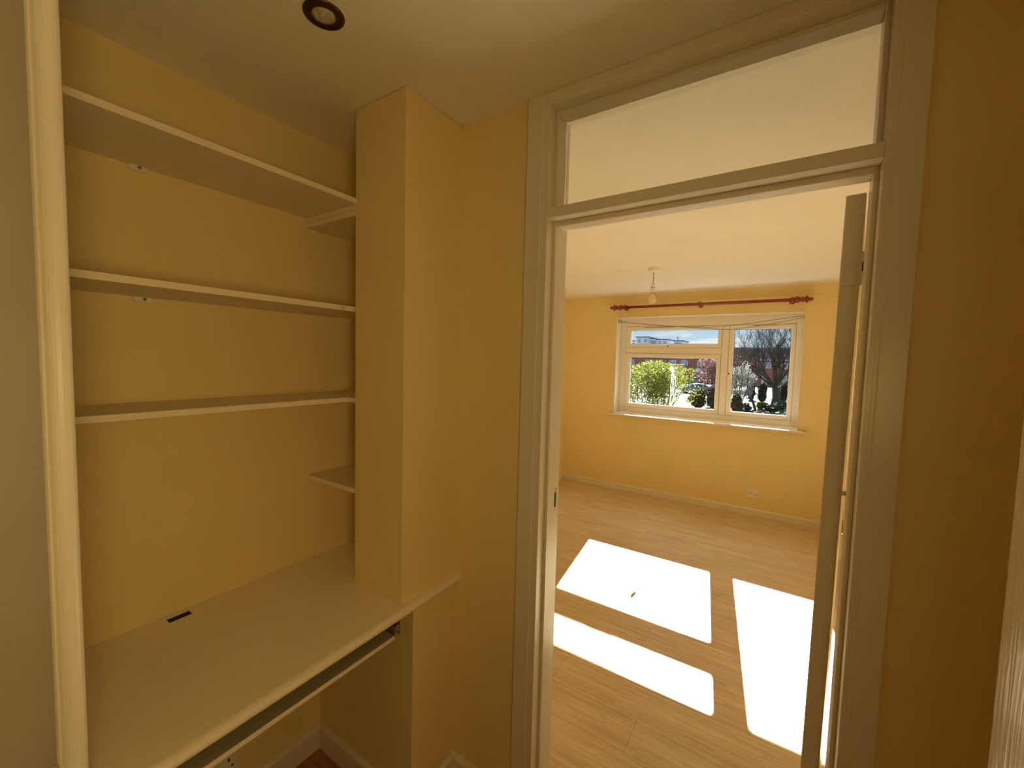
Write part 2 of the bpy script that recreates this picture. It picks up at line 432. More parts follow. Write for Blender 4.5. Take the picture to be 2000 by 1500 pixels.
# second door in the right-hand hall wall: brush-painted leaf standing slightly ajar into the hall
d2 = bpy.data.objects.new('door_2', None); C.objects.link(d2); d2.location = (XR, 0.55, 0); struct(d2)
for (a, b) in ((0.955, 1.02), (0.10, 0.165)):
    bm = bmesh.new(); box(bm, XR - 0.014, XR, a, b, 0, 2.10, 0.002); obj('casing', bm, m_gloss, d2)
bm = bmesh.new(); box(bm, XR - 0.014, XR, 0.165, 0.955, 2.035, 2.10, 0.002); obj('casing_head', bm, m_gloss, d2)
ang = math.atan2(0.345 - 0.2975, 0.93 - 0.175)
lm = Matrix.Translation((0.2975, 0.93, 0)) @ Matrix.Rotation(ang, 4, 'Z')
bm = bmesh.new(); box(bm, 0, 0.019, -0.757, 0, 0.006, 2.0, 0.0015); bmesh.ops.transform(bm, matrix=lm, verts=bm.verts); lf2 = obj('door_leaf', bm, m_brush, d2)
bm = bmesh.new(); lathe(bm, [(.026, 0), (.026, -.006), (.009, -.008), (.009, -.03), (.022, -.036), (.024, -.046), (.014, -.054)], (0, -0.70, 1.0), 'x', 18); bmesh.ops.transform(bm, matrix=lm, verts=bm.verts); obj('door_knob', bm, m_steel, lf2)
# round glowing fill light added out of view to lift the dark hall
m_fill = bpy.data.materials.new('fill_light_glow'); m_fill.use_nodes = True
b_ = m_fill.node_tree.nodes['Principled BSDF']; b_.inputs['Base Color'].default_value = (.8, .7, .5, 1)
b_.inputs['Emission Color'].default_value = (1.0, FILL_GREEN, FILL_BLUE, 1); b_.inputs['Emission Strength'].default_value = FILL_GLOW
LPY, LPZ = -0.12, 1.50
pl = thing('hall_fill_light', 'round fill light added on the right-hand hall wall behind the viewer', 'lamp', (XR, LPY, LPZ))
bm = bmesh.new(); lathe(bm, [(.185, XR), (.185, XR - .02), (.178, XR - .035), (.166, XR - .035), (.164, XR - .02)], (0, LPY, LPZ), 'x', 40, False); obj('rim', bm, m_steel, pl)
bm = bmesh.new(); lathe(bm, [(.165, XR - .020), (.150, XR - .027), (.09, XR - .032), (.02, XR - .034)], (0, LPY, LPZ), 'x', 40); obj('diffuser', bm, m_fill, pl, True)

# ------------------------------------------------------------------ window
win = bpy.data.objects.new('window_1', None); C.objects.link(win); win.location = (-0.82, YF, WZ0); struct(win)
FY0, FY1 = 5.215, 5.275
KW = 5.225 / 5.15
def wx(v): return v * KW
def wz(v): return 1.6 + (v - 1.6) * KW
def wpart(name, fn, m=m_upvc, parent=win):
    bm = bmesh.new(); fn(bm); return obj(name, bm, m, parent)
def fr(bm):
    # outer frame, mullion and transom with a rebate behind each sash
    A, B, Cc, D, E0, E1, E2, E3 = wx(-1.678), wx(-0.607), wx(-0.538), wx(0.069), wz(1.031), wz(1.701), wz(1.771), wz(2.024)
    for (x0, x1, z0, z1) in ((WX0, A, 0.950, WZ1), (D, WX1, 0.950, WZ1), (A, D, E3, WZ1), (A, D, 0.950, E0), (B, Cc, E0, E3), (A, B, E1, E2)):
        box(bm, x0, x1, FY0, FY1, z0, z1, 0.004)
    for (x0, x1, z0, z1) in ((A, B, E2, E3), (A, B, E0, E1), (Cc, D, E0, E3)):
        ring(bm, x0 - .002, x1 + .002, z0 - .002, z1 + .002, 0.022, 5.252, 5.270, 0)
wpart('frame', fr)
SASH = [('vent_sash', -1.675, -0.610, 1.774, 2.021, -1.620, -0.645, 1.816, 1.977), ('sash', -1.675, -0.610, 1.034, 1.698, -1.619, -0.650, 1.083, 1.652), ('casement_sash', -0.535, 0.066, 1.034, 2.021, -0.488, 0.027, 1.078, 1.974)]
for nm, x0, x1, z0, z1, gx0, gx1, gz0, gz1 in SASH:
    x0, x1, gx0, gx1 = (wx(v) for v in (x0, x1, gx0, gx1)); z0, z1, gz0, gz1 = (wz(v) for v in (z0, z1, gz0, gz1))
    def sa(bm):
        y0, y1 = 5.202, 5.250; bv = 0.005
        box(bm, x0, x1, y0, y1, z0, gz0, bv); box(bm, x0, x1, y0, y1, gz1, z1, bv)
        box(bm, x0, gx0, y0, y1, gz0 - bv, gz1 + bv, bv); box(bm, gx1, x1, y0, y1, gz0 - bv, gz1 + bv, bv)
    s = wpart(nm, sa)
    def ga(bm): ring(bm, gx0 - .002, gx1 + .002, gz0 - .002, gz1 + .002, 0.005, 5.2155, 5.225, 0)
    wpart('gasket', ga, m_gask, s)
    def pa(bm): box(bm, gx0 - .001, gx1 + .001, 5.230, 5.234, gz0 - .001, gz1 + .001)
    wpart('pane', pa, m_glass, s)
    if nm == 'vent_sash':
        def ha(bm):
            box(bm, -1.254, -1.173, 5.184, 5.202, 1.787, 1.805, 0.003); box(bm, -1.33, -1.193, 5.172, 5.186, 1.793, 1.802, 0.003)
        wpart('handle', ha, m_upvc, s)
        def hb(bm): lathe(bm, [(0.008, 5.166), (0.008, 5.1725)], (-1.190, 0, 1.792), 'y', 12)
        wpart('lock_button', hb, m_dark, s)
    if nm == 'casement_sash':
        def ha(bm):
            box(bm, -0.540, -0.516, 5.188, 5.202, 1.458, 1.60, 0.003); box(bm, -0.536, -0.520, 5.176, 5.189, 1.52, 1.64, 0.003)
        wpart('handle', ha, m_upvc, s)
        def hb(bm): lathe(bm, [(0.008, 5.178), (0.008, 5.1885)], (-0.528, 0, 1.490), 'y', 12)
        wpart('lock_button', hb, m_dark, s)
    if nm != 'sash':
        def tv(bm): box(bm, x0 + .22, x1 - .16, 5.199, 5.2025, z1 - .012, z1 - .006, 0.0008)
        wpart('vent_shadow_strip', tv, m_cord, s)  # grey strip stands in for the shadow line of the trickle vent
bm = bmesh.new(); box(bm, -1.812, 0.199, 4.972, YF, 0.932, 0.950, 0.003); box(bm, WX0, WX1, YF - .004, FY0 + .002, 0.932, 0.950, 0.0)
obj('window_sill', bm, m_gloss, win)
bm = bmesh.new()      # thin white liner round the reveal
for b in ((WX0, WX0 + .004, YF - .006, FY0, .950, WZ1), (WX1 - .004, WX1, YF - .006, FY0, .950, WZ1), (WX0, WX1, YF - .006, FY0, WZ1 - .004, WZ1)): box(bm, *b)
obj('reveal_liner', bm, m_gloss, win)

# streaks of dried bird dropping on the outside of the lower left pane
bm = bmesh.new()
def blob(cx, cz, rx, rz, n=14, ang=0.0, seed=1):
    r = random.Random(seed); P = []
    for i in range(n):
        a = 2 * math.pi * i / n; k = 1 + 0.15 * (r.random() - .5)
        u, v = rx * math.cos(a) * k, rz * math.sin(a) * k
        P.append((cx + u * math.cos(ang) - v * math.sin(ang), cz + u * math.sin(ang) + v * math.cos(ang)))
    prism(bm, P, 'y', 5.2345, 5.2365)
blob(-1.140, 1.514, 0.021, 0.044, ang=0.35); blob(-1.124, 1.453, 0.013, 0.028, seed=2, ang=0.3)
for xs, z0, z1_, wd in ((-1.144, 1.45, 1.085, .0026), (-1.128, 1.46, 1.24, .002), (-1.112, 1.46, 1.17, .0022), (-1.098, 1.44, 1.31, .0026)):
    n = 8; Lp = []; Rp = []
    for i in range(n + 1):
        z = z0 + (z1_ - z0) * i / n; x = xs + 0.004 * math.sin(i * 1.7 + xs * 50) + (0.010 * i / n if xs > -1.1 else 0)
        wv = wd * (1 + .4 * math.sin(i * 2.3)); Lp.append((x - wv, z)); Rp.append((x + wv, z))
    prism(bm, Lp + Rp[::-1], 'y', 5.2345, 5.2362)
tag(obj('bird_dropping', bm, m_drop), 'white streaked bird dropping dried on the lower left window pane', 'stain')

# ------------------------------------------------------------------ curtain pole and its board
pb = bx('pole_backing_board', m_wall, -1.94, 0.283, YF - 0.018, YF, 2.213, 2.291, None, 0.002)
tag(pb, 'long flat batten painted cream on the wall above the window', 'board')
PY, PZ = 4.965, 2.243
cp = thing('curtain_pole', 'reddish mahogany curtain pole with turned finials above the window', 'curtain pole', (-0.83, PY, PZ))
bm = bmesh.new(); lathe(bm, [(0.0165, -1.695), (0.0165, 0.045)], (0, PY, PZ), 'x', 20); obj('pole', bm, m_mahog, cp, True)
def finial(x, s):
    bm = bmesh.new()
    pr = [(0.0165, 0), (0.018, .01), (.030, .020), (.034, .032), (.028, .044), (.018, .052), (.020, .060), (.027, .068), (.027, .076), (.019, .084), (.024, .092), (.036, .102), (.036, .110), (.022, .120), (.013, .128), (.017, .136), (.019, .144), (.013, .155), (.004, .158)]
    lathe(bm, [(r, s * h) for r, h in pr], (x, PY, PZ), 'x', 20); obj('finial', bm, m_mahog, cp, True)
finial(-1.680, -1); finial(0.026, 1)
def bracket(x):
    bm = bmesh.new(); lathe(bm, [(0.030, YF - .018), (0.030, YF - .026), (.020, YF - .032), (.015, YF - .05), (.015, PY + .02)], (x, 0, PZ - .006), 'y', 18)
    lathe(bm, [(.0175, -.012), (.026, -.012), (.028, -.006), (.028, .006), (.026, .012), (.0175, .012)], (x, PY, PZ), 'x', 22, False)
    return obj('bracket', bm, m_mahog, cp, True)
for x in (-1.655, -0.828, 0.018): bracket(x)
cr_ = bmesh.new()
tube(cr_, [(-1.635 + .0 * a, PY + .030 * math.cos(a), PZ - .010 + .030 * math.sin(a)) for a in [i * 2 * math.pi / 18 for i in range(19)]], .004, 6)
tag(obj('curtain_ring', cr_, m_mahog, None, True), 'mahogany curtain ring left hanging by the left finial', 'curtain ring', None)
cr_ = bmesh.new()
tube(cr_, [(-0.003, PY + .030 * math.cos(a), PZ - .010 + .030 * math.sin(a)) for a in [i * 2 * math.pi / 18 for i in range(19)]], .004, 6)
tag(obj('curtain_ring', cr_, m_mahog, None, True), 'mahogany curtain ring left hanging by the right finial', 'curtain ring', None)

# ------------------------------------------------------------------ sagging net-curtain wires and their two brackets
def cbr(x, s, lab):
    t = thing('wire_bracket', lab, 'bracket', (x, 5.10, 2.09))
    bm = bmesh.new(); box(bm, min(x, x + s * .004), max(x, x + s * .004), 5.085, 5.115, 2.065, 2.115, .001); obj('plate', bm, m_steel, t)
    bm = bmesh.new(); tube(bm, [(x, 5.10, 2.095), (x + s * .028, 5.10, 2.097), (x + s * .032, 5.10, 2.105)], .0045, 8); tube(bm, [(x, 5.10, 2.082), (x + s * .030, 5.10, 2.080)], .0045, 8)
    obj('hook', bm, m_steel, t)
cbr(WX0 + .005, 1, 'small metal hook bracket at the top left of the window recess')
cbr(WX1 - .005, -1, 'small metal hook bracket at the top right of the window recess')
def wire(za, sag, zb_, xm, lab, yw=5.10):
    x0, x1 = WX0 + .03, WX1 - .03; zm = sag; P = []
    for i in range(29):
        t = i / 28; x = x0 + (x1 - x0) * t
        tm = (xm - x0) / (x1 - x0)
        z = (za + (zm - za) * (1 - (1 - t / tm) ** 1.35)) if t < tm else (zb_ + (zm - zb_) * (1 - ((t - tm) / (1 - tm)) ** 1.35))
        P.append((x, yw, z))
    bm = bmesh.new(); tube(bm, P, .0028, 6); tag(obj('curtain_wire', bm, m_cord, None, True), lab, 'wire')
wire(2.092, 1.972, 2.078, -0.53, 'thin grey net-curtain wire sagging lowest across the window top')
wire(2.080, 1.996, 2.098, -0.80, 'thin grey net-curtain wire sagging a little higher, to left of mullion', 5.110)

# ------------------------------------------------------------------ pendant lamp
pt = thing('pendant_lamp', 'bare white light bulb hanging on a short flex in the bedroom', 'lamp', (-0.985, 3.667, H))
o_ = (-0.985, 3.667, 0)
bm = bmesh.new(); lathe(bm, [(0.047, H), (0.047, H - .022), (.044, H - .030), (.020, H - .034), (.004, H - .036)], o_, 'z', 28); obj('ceiling_rose', bm, m_white, pt, False)
bm = bmesh.new(); tube(bm, [(-0.985, 3.667, H - .03), (-0.986, 3.667, H - .09), (-0.988, 3.667, 2.255)], .0035, 8); obj('flex', bm, m_cord, pt, True)
o_ = (-0.989, 3.667, 0)
bm = bmesh.new(); lathe(bm, [(.011, 2.262), (.0155, 2.258), (.017, 2.235), (.0165, 2.234), (.0165, 2.231), (.018, 2.230), (.021, 2.196), (.0205, 2.187), (.017, 2.185)], o_, 'z', 24); obj('lamp_holder', bm, m_white, pt)
for rr_, zz_ in ((.0168, 2.2335), (.0185, 2.1835)):
    bm = bmesh.new(); lathe(bm, [(rr_, zz_ + .0018), (rr_ + .0009, zz_), (rr_, zz_ - .0022)], o_, 'z', 24, False); obj('collar_gap', bm, m_dark, pt)
bm = bmesh.new(); lathe(bm, [(.012, 2.188), (.014, 2.178), (.018, 2.168), (.026, 2.152), (.031, 2.140), (.033, 2.128), (.031, 2.115), (.024, 2.103), (.013, 2.097), (.003, 2.0955)], o_, 'z', 28); obj('bulb', bm, m_bulb, pt, True)

# recessed spotlight in the hall ceiling
dl = thing('spotlight', 'round recessed ceiling spotlight with dark bronze rim', 'light', (-0.958, 0.612, H))
o_ = (-0.958, 0.612, 0)
bm = bmesh.new(); lathe(bm, [(.046, H), (.0455, H - .003), (.042, H - .0045), (.033, H - .004), (.031, H - .003), (.0305, H - .0045), (.0285, H - .0045), (.0265, H - .001), (.0262, H)], o_, 'z', 48, False); obj('rim', bm, m_bronze, dl, True)
bm = bmesh.new(); lathe(bm, [(.0262, H - .0006), (.0255, H - .0022), (.017, H - .0035), (.012, H - .0025), (.009, H - .004), (.004, H - .0045)], o_, 'z', 32); obj('lens', bm, m_lens, dl, True)
bm = bmesh.new(); lathe(bm, [(.0275, H - .0004), (.0262, H - .0030), (.0250, H - .0034), (.0248, H - .0004)], o_, 'z', 32, False); obj('lens_ring', bm, m_steel, dl, True)

# ------------------------------------------------------------------ worktop with cable slot
wt = bmesh.new()
x_front, z0, z1 = -0.957, 0.773, ZW
# slab in pieces round the slot, nose as a rounded profile
sx0, sx1, sy0, sy1 = -1.497, -1.466, 0.443, 0.500
Y0, Y1 = 0.1415, YD
xs = [XL + .0005, sx0, sx1, -0.985]; ys = [Y0, sy0, sy1, YU, Y1]
def quad(a, b, c, d): wt.faces.new([wt.verts.new(p) for p in (a, b, c, d)])
for i in range(3):
    for j in range(4):
        if i == 1 and j == 1: continue
        for z in (z0, z1):
            quad((xs[i], ys[j], z), (xs[i + 1], ys[j], z), (xs[i + 1], ys[j + 1], z), (xs[i], ys[j + 1], z))
for (a, b) in (((sx0, sy0), (sx1, sy0)), ((sx1, sy0), (sx1, sy1)), ((sx1, sy1), (sx0, sy1)), ((sx0, sy1), (sx0, sy0))):
    quad((*a, z0), (*b, z0), (*b, z1), (*a, z1))
# nose: postformed front edge
prof = [(-0.985, z1)] + [(-0.9765 + .0195 * math.sin(a), (z0 + z1) / 2 + (z1 - z0) / 2 * math.cos(a)) for a in [math.pi * i / 12 for i in range(13)]] + [(-0.985, z0)]
for (p, q) in zip(prof, prof[1:]):
    quad((p[0], Y0, p[1]), (p[0], Y1, p[1]), (q[0], Y1, q[1]), (q[0], Y0, q[1]))
for y in (Y0, Y1):
    wt.faces.new([wt.verts.new((p[0], y, p[1])) for p in prof])
    quad((XL + .0005, y, z0), (-0.985, y, z0), (-0.985, y, z1), (XL + .0005, y, z1))
bmesh.ops.remove_doubles(wt, verts=wt.verts, dist=1e-5)
wt_o = tag(obj('worktop', wt, m_top), 'cream laminate desk worktop with rounded front edge and a cable slot', 'worktop')

bm = bmesh.new()      # dark box added to stand in for the shade inside the cable slot
box(bm, sx0, sx1, sy0, sy1, 0.700, 0.703)
for b in ((sx0 + .0004, sx0 + .002, sy0, sy1), (sx1 - .002, sx1 - .0004, sy0, sy1), (sx0, sx1, sy0 + .0004, sy0 + .002), (sx0, sx1, sy1 - .002, sy1 - .0004)): box(bm, *b, 0.703, ZW - .004)
obj('slot_shade_box', bm, m_slotshade, wt_o)['label'] = 'dark box for the shade in the cable slot'

# ------------------------------------------------------------------ pull-out keyboard tray
kt = thing('keyboard_tray', 'narrow dark pull-out tray with white front edge on rails under the worktop', 'tray', (-1.2, 0.52, 0.70))
bm = bmesh.new(); box(bm, -1.40, -0.9925, 0.20, 0.872, 0.700, 0.7125, .0008); tb = obj('tray_board', bm, m_tray, kt)
bm = bmesh.new(); box(bm, -0.9925, -0.991, 0.20, 0.872, 0.700, 0.7125, .0003); obj('edge_strip', bm, m_edge, tb)
for (ya, yb, s) in ((0.8735, 0.893, 1), (0.1785, 0.1985, -1)):
    bm = bmesh.new(); box(bm, -1.38, -0.993, ya, ya + .006 if s > 0 else ya + .007, 0.704, 0.736, .001); box(bm, -1.38, -0.99, ya + .004, yb - .004, 0.722, 0.742, .001)
    obj('runner', bm, m_steel, kt)
    bm = bmesh.new(); box(bm, -1.03, -0.988, yb - .004 if s > 0 else ya, yb if s > 0 else ya + .004, 0.708, 0.7728, .0006); box(bm, -1.10, -0.99, min(ya, yb) - .006 * s, max(ya, yb), 0.7690, 0.7728, .0004); obj('hanger_bracket', bm, m_steel, kt)

# ------------------------------------------------------------------ shelves
Y0s = 0.1415
def shelf(label, x1, z0, z1, ylen, edge_y1=None, corner=None):
    t = thing('shelf', label, 'shelf', (XL, 0.5, z0))
    bm = bmesh.new(); box(bm, XL + .001, x1 - .001, Y0s, ylen, z0, z1, .0005); b = obj('board', bm, m_shelf, t)
    bm = bmesh.new(); box(bm, x1 - .001, x1, Y0s, edge_y1 or ylen, z0, z1, .0003); obj('edge_strip', bm, m_edge, t)
    return t
s1 = shelf('topmost long white wall shelf, close under the hall ceiling', -1.215, 2.0985, 2.1145, 0.8925)
s2 = shelf('second long white shelf down, with a broken edge strip at its right end', -1.2285, 1.745, 1.7615, 1.150, 0.838)
bm = bmesh.new(); box(bm, -1.2295, -1.2280, 0.838, 0.891, 1.7455, 1.7575, .0004); obj('bare_edge', bm, m_edge, s2)['label'] = 'bare chipped patch of the shelf edge'
bm = bmesh.new(); box(bm, -1.2292, -1.2278, 0.846, 0.857, 1.748, 1.7545, .0003); box(bm, -1.2282, -1.2276, 0.874, 0.8755, 1.7505, 1.752, .0002); obj('chip', bm, m_raw, s2)
s3 = shelf('third long white shelf down, narrow, at eye height', -1.2643, 1.436, 1.4515, 0.8905)
bm = bmesh.new(); box(bm, XL + .001, XC0 - .001, 0.892, 1.150, 1.436, 1.4515, .0005); obj('corner_board', bm, m_shelf, s3)
bm = bmesh.new(); box(bm, -1.2643, XC0 - .001, 0.8912, 0.8922, 1.436, 1.4515, .0003); obj('edge_strip', bm, m_edge, s3)
# small shelves in the recess behind the column
def small(label, z0, z1, name='corner_shelf'):
    t = thing(name, label, 'shelf', (XL, 0.891, z0))
    bm = bmesh.new(); box(bm, XL + .001, XC0 - .001, 0.892, 1.150, z0, z1, .0005); obj('board', bm, m_shelf, t)
    bm = bmesh.new(); box(bm, XL + .001, XC0 - .001, 0.891, 0.892, z0, z1, .0003); obj('edge_strip', bm, m_edge, t)
    return t
small('lowest small corner shelf beside the column, above the worktop', 1.1215, 1.137)
small('lower board of the doubled corner shelf under the topmost shelf', 2.0606, 2.0785)
small('upper board of the doubled corner shelf under the topmost shelf', 2.0797, 2.0975)
# fixing blocks and pegs
def block(y, z, lab):
    t = thing('fixing_block', lab, 'bracket', (XL, y, z))
    bm = bmesh.new(); box(bm, XL, XL + .014, y - .020, y + .020, z - .013, z, .002); obj('body', bm, m_white, t)
    bm = bmesh.new(); lathe(bm, [(.0045, XL + .0138), (.0045, XL + .0150), (.003, XL + .0158)], (0, y + .002, z - .006), 'x', 14); obj('screw', bm, m_steel, t)
    bm = bmesh.new(); box(bm, XL + .0157, XL + .0162, y - .001, y + .005, z - .0068, z - .0052); obj('screw_slot', bm, m_dark, t)
block(0.412, 2.0984, 'white plastic fixing block with screw under the topmost shelf')
block(0.415, 1.7449, 'white plastic fixing block with screw under the second shelf')
def peg(y, z, lab):
    bm = bmesh.new(); prism(bm, [(XL, z), (XL + .013, z), (XL + .013, z - .003), (XL + .005, z - .013), (XL, z - .014)], 'y', y - .004, y + .004)
    tag(obj('shelf_peg', bm, m_white), lab, 'peg')
peg(0.919, 2.0605, 'left peg holding the doubled corner shelf'); peg(1.079, 2.0605, 'right peg holding the doubled corner shelf')
peg(0.919, 1.7449, 'left peg under the right end of the second shelf'); peg(1.079, 1.7449, 'right peg under the right end of the second shelf')

# ------------------------------------------------------------------ sockets
so1 = thing('wall_socket', 'white plug socket low on the bedroom wall under the window', 'socket', (-0.225, YF, 0.235))
bm = bmesh.new(); box(bm, -0.273, -0.178, YF - .009, YF, 0.19, 0.278, .003, 2); obj('plate', bm, m_white, so1)
bm = bmesh.new(); box(bm, -0.203, -0.187, YF - .0125, YF - .0088, 0.238, 0.262, .001); obj('switch', bm, m_white, so1)
ya_, yb_ = YF - .0097, YF - .0088
for b in ((-0.2455, -0.2385, ya_, yb_, 0.243, 0.253), (-0.260, -0.251, ya_, yb_, 0.226, 0.232), (-0.233, -0.224, ya_, yb_, 0.226, 0.232)):
    bx('pin_hole', m_dark, *b, so1)
bx('switch_mark', m_dark, -0.200, -0.190, ya_, yb_, 0.222, 0.229, so1)
for xx in (-0.268, -0.183):
    bm = bmesh.new(); lathe(bm, [(.003, YF - .0098), (.003, YF - .0088)], (xx, 0, 0.247), 'y', 10); obj('screw', bm, m_steel, so1)
so2 = thing('wall_socket', 'white plug socket in the dark beneath the desk tray', 'socket', (XL, 0.575, 0.2))
bm = bmesh.new(); box(bm, XL, XL + .009, 0.515, 0.632, 0.155, 0.241, .003, 2); obj('plate', bm, m_white, so2)
for yc in (0.552, 0.606):
    for b in ((yc - .003, yc + .003, 0.212, 0.223), (yc - .015, yc - .006, 0.190, 0.195), (yc + .006, yc + .015, 0.190, 0.195)):
        bx('pin_hole', m_dark, XL + .0088, XL + .0098, *b, so2)

# ================================================================== outdoors
GZ = -2.9
bm = bmesh.new(); box(bm, -160, 120, 5.6, 56.0, GZ - .3, GZ); struct(obj('ground_garden', bm, m_grass))
bm = bmesh.new(); box(bm, -160, 120, 56.0, 420, GZ - .3, GZ - .02); struct(obj('ground_road', bm, m_tarmac))
def mesh_obj(name, V_, F_, m, parent=None):
    me = bpy.data.meshes.new(name); me.from_pydata(V_, [], F_); me.materials.append(m)
    o = bpy.data.objects.new(name, me); C.objects.link(o)
    if parent is not None:
        o.parent = parent; o.matrix_parent_inverse = Matrix.Translation(-parent_world(parent))
    return o
def leaves(name, c, rad, n, size, m, parent, seed, shell=0.35, flat=1.0):
    g = np.random.default_rng(seed)
    d = g.normal(size=(n, 3)); d /= np.linalg.norm(d, axis=1)[:, None]
    r = shell + (1 - shell) * g.random(n) ** 0.6
    lump = 1 + 0.16 * np.sin(d[:, 0] * 5 + seed) * np.cos(d[:, 1] * 4 - seed) + 0.12 * np.sin(d[:, 2] * 7 + seed * 2)
    P = np.array(c) + d * (r * lump)[:, None] * np.array(rad)
    a = g.normal(size=(n, 3)); a /= np.linalg.norm(a, axis=1)[:, None]
    b = np.cross(a, g.normal(size=(n, 3))); b /= np.linalg.norm(b, axis=1)[:, None]
    s = size * (0.6 + 0.8 * g.random(n))[:, None]
    V_ = np.stack([P - a * s, P + b * s * .5, P + a * s, P - b * s * .5], 1).reshape(-1, 3)
    F_ = np.arange(4 * n).reshape(-1, 4)
    return mesh_obj(name, V_.tolist(), F_.tolist(), m, parent)
def branches(start, d0, length, r0, depth, rg, out, spread=0.55, taper=0.68, kids=(2, 4), upb=0.10):
    p = Vector(start); d = Vector(d0).normalized(); n = 4; pts = [p.copy()]; rr = [r0]
    for i in range(n):
        d = (d + Vector((rg.uniform(-1, 1), rg.uniform(-1, 1), rg.uniform(-.6, 1))) * 0.13 + Vector((0, 0, upb * .4))).normalized()
        p = p + d * (length / n); pts.append(p.copy()); rr.append(r0 * (1 - (1 - taper) * (i + 1) / n))
    out.append((pts, rr))
    if depth <= 0: return
    k = rg.randint(*kids)
    for j in range(k + 1):
        t = 0.45 + 0.55 * (j + 1) / (k + 1)
        q = pts[min(n, max(1, int(round(t * n))))]
        nd = (d + Vector((rg.uniform(-1, 1), rg.uniform(-1, 1), rg.uniform(-.35, .8))) * spread * 1.3).normalized()
        branches(q, nd, length * rg.uniform(.6, .82), rr[-1] * rg.uniform(.55, .8), depth - 1, rg, out, spread, taper, kids, upb)
def wood(name, brs, m, parent, n=4):
    V_, F_ = [], []
    for pts, rr in brs:
        base = len(V_)
        for i, p in enumerate(pts):
            dd = (pts[min(i + 1, len(pts) - 1)] - pts[max(i - 1, 0)]).normalized(); a = dd.cross(Vector((0.3, 0.9, 0.1))).normalized(); b = dd.cross(a)
            for k in range(n):
                an = 2 * math.pi * k / n; V_.append(tuple(p + (a * math.cos(an) + b * math.sin(an)) * rr[i]))
        for i in range(len(pts) - 1):
            for k in range(n):
                F_.append((base + i * n + k, base + i * n + (k + 1) % n, base + (i + 1) * n + (k + 1) % n, base + (i + 1) * n + k))
    return mesh_obj(name, V_, F_, m, parent)

# big bare tree
bt = thing('bare_tree', 'big dark leafless tree filling the right window pane', 'tree', (-0.75, 54, GZ))
rg = random.Random(11); br = []
trunk = [(-0.75, 54, GZ), (-0.7, 54, GZ + 1.0), (-0.8, 54, GZ + 2.0)]
tr_ = [Vector(p) for p in trunk]
limbs = []
for k in range(12):
    a = 2 * math.pi * k / 12 + .3; el = rg.uniform(.35, 1.3)
    branches((-0.8, 54, GZ + 1.7 + .12 * (k % 4)), (math.cos(a) * math.cos(el), math.sin(a) * math.cos(el) * .6, math.sin(el)), rg.uniform(2.6, 3.5), .13, 4, rg, limbs, spread=.68, kids=(3, 4))
wood('trunk', [(tr_, [.52, .42, .40])], m_bark, bt, 8)
wood('branch', [b for b in limbs if b[1][0] > .04], m_bark, bt, 5)['label'] = 'spreading limbs'
wood('twig', [(p, [max(x, .011) for x in r]) for p, r in limbs if r[0] <= .04 and (p[2].z < 3.3 or rg.random() < .28)], m_twig, bt, 3)

# young tree with yellow-green leaves near the house
yt = thing('leafy_tree', 'yellow-green young leafy tree behind the lower left pane', 'tree', (-5.1, 20, GZ))
br = []; rg = random.Random(5)
for k in range(9):
    a = 2 * math.pi * k / 9; branches((-5.05, 20, GZ + .3), (math.cos(a) * .38, math.sin(a) * .38, 1), 2.0, .035, 3, rg, br, spread=.5)
wood('branch', br, m_bark, yt, 3)
g = np.random.default_rng(3); tips = [p[-1] for p, r in br if r[0] < .02] + [p[2] for p, r in br if r[0] < .02]
V_, F_ = [], []
for tp in tips:
    for _ in range(7):
        c = np.array(tp) + g.normal(size=3) * .12
        if c[2] > 1.7 - .25 * abs(c[0] + 5.1): continue
        a = g.normal(size=3); a /= np.linalg.norm(a); b = np.cross(a, g.normal(size=3)); b /= np.linalg.norm(b); s = .035 + .03 * g.random()
        n0 = len(V_); V_ += [tuple(c - a * s), tuple(c + b * s * .45), tuple(c + a * s), tuple(c - b * s * .45)]; F_.append((n0, n0 + 1, n0 + 2, n0 + 3))
mesh_obj('foliage', V_, F_, m_leafy, yt)
leaves('foliage', (-5.3, 20.3, -.3), (1.15, 1.0, 1.35), 1500, .05, m_leafy, yt, 4, .1)

def bush(name, label, cat, c, rad, n, size, m, seed, trunk_h=0.0, core=True):
    t = thing(name, label, cat, (c[0], c[1], GZ))
    leaves('foliage', c, rad, n, size, m, t, seed, .45 if core else .15)
    zb0 = GZ; brl = []
    rg = random.Random(seed)
    for k in range(5):
        branches((c[0] + rg.uniform(-.1, .1), c[1], zb0), (rg.uniform(-.3, .3), rg.uniform(-.3, .3), 1), max(.5, (c[2] - zb0)), .05, 2, rg, brl)
    wood('stem', brl, m_bark, t, 4)
    return t
bush('blossom_tree', 'pink blossoming tree in front of the brick houses, behind the mullion', 'tree', (-8.2, 80, .3), (4.4, 3.2, 3.1), 5200, .20, m_pink, 21)
bush('blossom_shrub', 'white flowering shrub at the left of the right window pane', 'shrub', (-3.55, 46, -.1), (1.35, 1.2, 1.7), 2600, .08, m_whitebl, 22)
for i, (x, y, r, h, lab) in enumerate(((-3.5, 60.5, .42, 2.3, 'dark clipped evergreen column left of the leafless tree trunk, farthest left of three'), (-2.2, 58.5, .48, 2.4, 'dark clipped evergreen column in the middle of the three by the road'), (-0.05, 60.5, .40, 2.2, 'dark clipped evergreen column right of the leafless tree trunk'))):
    t = thing('evergreen_column', lab, 'shrub', (x, y, GZ)); leaves('foliage', (x, y, GZ + h / 2), (r, r, h / 2), 1500, .10, m_darkgreen, t, 30 + i, .6)
    bm = bmesh.new(); lathe(bm, [(r * .35, GZ), (r * .8, GZ + .2), (r * .85, GZ + h * .6), (r * .4, GZ + h * .93)], (x, y, 0), 'z', 12); obj('dense_core', bm, m_darkgreen, t)
